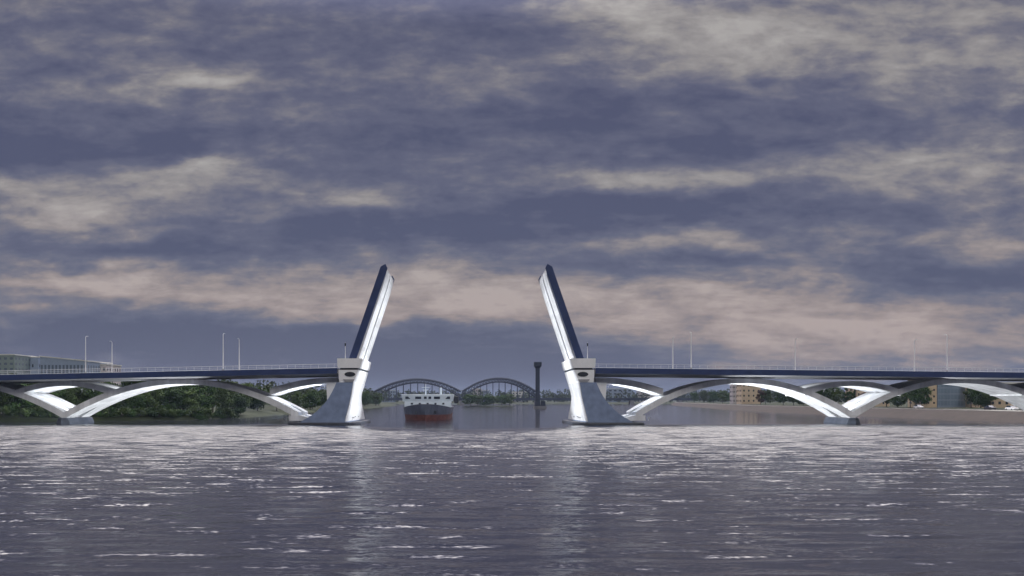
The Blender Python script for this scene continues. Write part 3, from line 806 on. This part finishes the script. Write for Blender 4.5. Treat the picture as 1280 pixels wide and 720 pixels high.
# left bank: front row, second row, back row
front_row = [(-18, 52), (4, 50), (26, 52), (50, 51), (72, 54), (96, 53), (120, 56), (144, 57), (168, 62), (190, 66), (212, 72), (234, 80), (256, 86), (278, 95), (296, 110)]
for k, (p_, y) in enumerate(front_row):
    y = min(y + 20, ray_shore(p_) + rt.uniform(6, 9)); x = px(p_, y)
    lab = 'bushy dark green tree at the water edge of the left bank under the white arches'
    plant('round', k, x, y, ground_l(x, y) - .2, rt.uniform(.72, .98), rt.uniform(0, 6), lab, 'trees along the water edge of the left bank', 1.12)
for k in range(16):
    p_ = -15 + k * 20 + rt.uniform(-5, 5); y = ray_shore(p_) + rt.uniform(18, 34)
    x = px(p_, y)
    plant('round', k + 2, x, y, ground_l(x, y) - .2, rt.uniform(.95, 1.25), rt.uniform(0, 6), 'taller green tree in the second row of the left bank wood', 'trees behind the front row on the left bank', 1.05)
for k in range(30):
    p_ = -14 + k * 10.5 + rt.uniform(-4, 4); y = 6 + ray_shore(p_) + rt.uniform(1.2, 3.0)
    x = px(p_, y - 6)
    plant('shrub', k, x, y - 6, ground_l(x, y - 6) - .25, rt.uniform(.7, 1.0), rt.uniform(0, 6), 'low shrub hanging over the water line of the left bank', 'shrubs on the left water line')
for k in range(22):
    y = 130 + k * 22 + rt.uniform(-6, 6); x = shore_x(SL, y) - rt.uniform(5, 12)
    plant('round', k + 1, x, y, ground_l(x, y) - .2, rt.uniform(.9, 1.2), rt.uniform(0, 6), 'dark tree in the line receding up the left shore behind the left pylon', 'trees receding along the left shore')
plant('poplar', 0, px(137, 300), 300, 3, 1.9, 1, 'dark tree top poking above the left deck beside the low pale block', 'tree tops above the left deck')
plant('shrub', 1, px(58, 60), 60, 1.8, 1.2, 1, 'rounded shrub seen through the triangle above the left river pier', 'shrubs on the left bank')
# right bank trees
RT = [(868, 560, 'round', 1.0), (880, 520, 'round', 1.05), (892, 480, 'round', 1.1), (903, 450, 'round', 1.0), (913, 430, 'round', .9), (924, 372, 'rust', .8), (951, 340, 'rust', 1.15), (957, 345, 'round', .95),
      (979, 300, 'round', 1.05), (992, 280, 'round', .95), (1004, 262, 'round', 1.05), (1018, 250, 'round', 1.0), (1030, 235, 'round', 1.05),
      (1044, 215, 'round', 1.0), (1058, 200, 'poplar', .9), (1066, 195, 'poplar', .95), (1080, 172, 'rust', .8), (1108, 150, 'round', .9), (1122, 140, 'round', .9), (1138, 128, 'round', .95), (1149, 118, 'round', .95),
      (1214, 104, 'round', .85), (1226, 98, 'round', .95), (1238, 94, 'round', .9), (1290, 84, 'round', .9)]
where = lambda p: ('left of the beige house under the right main arch' if p < 930 else 'right of the beige house under the right main arch' if p < 1045 else
                   'inside the triangle above the right river pier' if p < 1100 else 'left of the narrow beige tower block' if p < 1160 else 'between the glass building and the right edge building')
for k, (p_, y, kind, s) in enumerate(RT):
    x = px(p_, y); x = max(x, shore_x(SR, y) + 21)
    y2 = y
    if abs(px(p_, y) - x) > .1:        # keep it on the sight line of the arch opening: slide it back up the bank
        for _ in range(80):
            y2 += 4
            if px(p_, y2) > shore_x(SR, y2) + 20: break
        x = px(p_, y2)
    kd = {'round': 'dark green tree on the quay ', 'rust': 'rust brown tree on the quay ', 'poplar': 'slim dark tree on the quay '}[kind]
    plant(kind, k, x, y2, 3.3, s * (y2 - CAM_Y) / (y - CAM_Y), rt.uniform(0, 6), kd + where(p_), 'quay trees ' + where(p_))
# green islet trees far up the river
for k, p_ in enumerate((588, 597, 607, 617, 627, 637)):
    y = 640 + k * 3; plant('round', k, px(p_, y), y, .4, rt.uniform(.95, 1.25), k, 'green tree on the low islet right of the ship, before the railway bridge', 'trees on the islet', 1.5)
g = MB(); vs = []
for k in range(28):
    a = 2 * math.pi * k / 28; vs.append((px(612, 645) + 26 * math.cos(a), 648 + 16 * math.sin(a)))
g.loft([[(x, y, -3) for x, y in vs], [(x, y, .15) for x, y in vs], [(px(612, 645) + (x - px(612, 645)) * .8, 648 + (y - 648) * .8, .9) for x, y in vs]])
struct(g.build('islet_ground', 'grass'))

# far-off woodland, one mass
def woodland(name, spots, hmin, hmax, m, seed, leaf):
    r = np.random.default_rng(seed); vs, fs = [], []
    for (x, y, z) in spots:
        h = r.uniform(hmin, hmax); w = h * r.uniform(.5, .9)
        for k in range(90):
            d = r.normal(size=3); d /= np.linalg.norm(d)
            p = np.array([x, y, z + h * .55]) + d * np.array([w / 2, w / 2, h * .45]) * (.7 + .4 * r.random())
            u = r.normal(size=3); u /= np.linalg.norm(u); q = np.cross(u, r.normal(size=3)); q /= np.linalg.norm(q)
            s = leaf * (.6 + .8 * r.random()); o = len(vs)
            vs += [tuple(p + u * s), tuple(p + q * s * .7), tuple(p - u * s), tuple(p - q * s * .7)]; fs.append((o, o + 1, o + 2, o + 3))
    me = bpy.data.meshes.new(name); me.from_pydata(vs, [], fs); me.materials.append(m)
    o = bpy.data.objects.new(name, me); COL.objects.link(o); o['kind'] = 'stuff'
    return o
r = np.random.default_rng(5)
sp1 = [(x + r.uniform(-8, 8), 1205 + r.uniform(-5, 90) + abs(x) * .05, 2.5) for x in np.arange(-900, 1300, 7)]
sp1 += [(x + r.uniform(-8, 8), 1400 + r.uniform(0, 150), 6) for x in np.arange(-1000, 1500, 11)]
woodland('far_woodland', sp1, 12, 22, LF['far'], 6, 1.7)
sp2 = [(shore_x(SL, y) - 14 - r.uniform(0, 60), y, 3.0) for y in np.arange(160, 1150, 5)]
sp3 = [(shore_x(SR, y) + 32 + r.uniform(0, 110), y, 3.6) for y in np.arange(420, 1150, 5)]
woodland('bank_woodland', sp2 + sp3, 9, 15, LF['far'], 8, .9)

# ------------------------------------------------------------------ parked cars on the quay
def car(x, y, z, m, label, long=4.4, hh=1.45):
    t = thing('parked_car', label, 'car', (x, y, z))
    def cs(yy, w, z0, z1): return [(x - w, yy, z0), (x + w, yy, z0), (x + w, yy, z1), (x - w, yy, z1)]
    g = MB(); L2 = long / 2
    g.loft([cs(y - L2, .75, z + .35, z + .75), cs(y - L2 + .5, .88, z + .25, z + .88), cs(y + L2 - .5, .88, z + .25, z + .92), cs(y + L2, .78, z + .35, z + .8)]); g.build('body', m, t, bevel=.06)
    g = MB(); g.loft([cs(y - L2 * .45, .78, z + .9, z + .95), cs(y - L2 * .1, .70, z + .9, z + hh), cs(y + L2 * .55, .70, z + .9, z + hh), cs(y + L2 * .85, .76, z + .9, z + .97)]); g.build('cabin', 'glass', t, bevel=.05)
    for sx in (-1, 1):
        for yy in (-L2 * .62, L2 * .62):
            g = MB(); g.tube([(x + sx * .68, y + yy, z + .32), (x + sx * .9, y + yy, z + .32)], .32, 12); g.build('wheel', 'rubber', t)
for p_, y, m_, lab in ((1264, 52, 'car_w', 'white car parked on the quay at the right edge behind the arch leg'), (1236, 74, 'car_d', 'dark car parked on the quay below the far right trees'),
                       (1150, 132, 'car_w', 'white car parked on the quay below the narrow beige tower block')):
    x = shore_x(SR, y) + 11.5; y2 = x * F / (p_ - 583) + CAM_Y
    x = shore_x(SR, y2) + 11.5; car(x, y2, 3.22, m_, lab)

# ------------------------------------------------------------------ haze
g = MB(); g.box(-12500, 12500, -4500, 14500, -10, 120)
hm = bpy.data.materials.new('river_haze'); hm.use_nodes = True
hn = hm.node_tree; hn.nodes.clear()
pv = hn.nodes.new('ShaderNodeVolumePrincipled'); pv.inputs['Density'].default_value = HAZE; pv.inputs['Color'].default_value = (0.36, 0.45, 0.64, 1)
ho = hn.nodes.new('ShaderNodeOutputMaterial'); hn.links.new(pv.outputs[0], ho.inputs['Volume'])
hz = g.build('haze', hm); hz['kind'] = 'stuff'
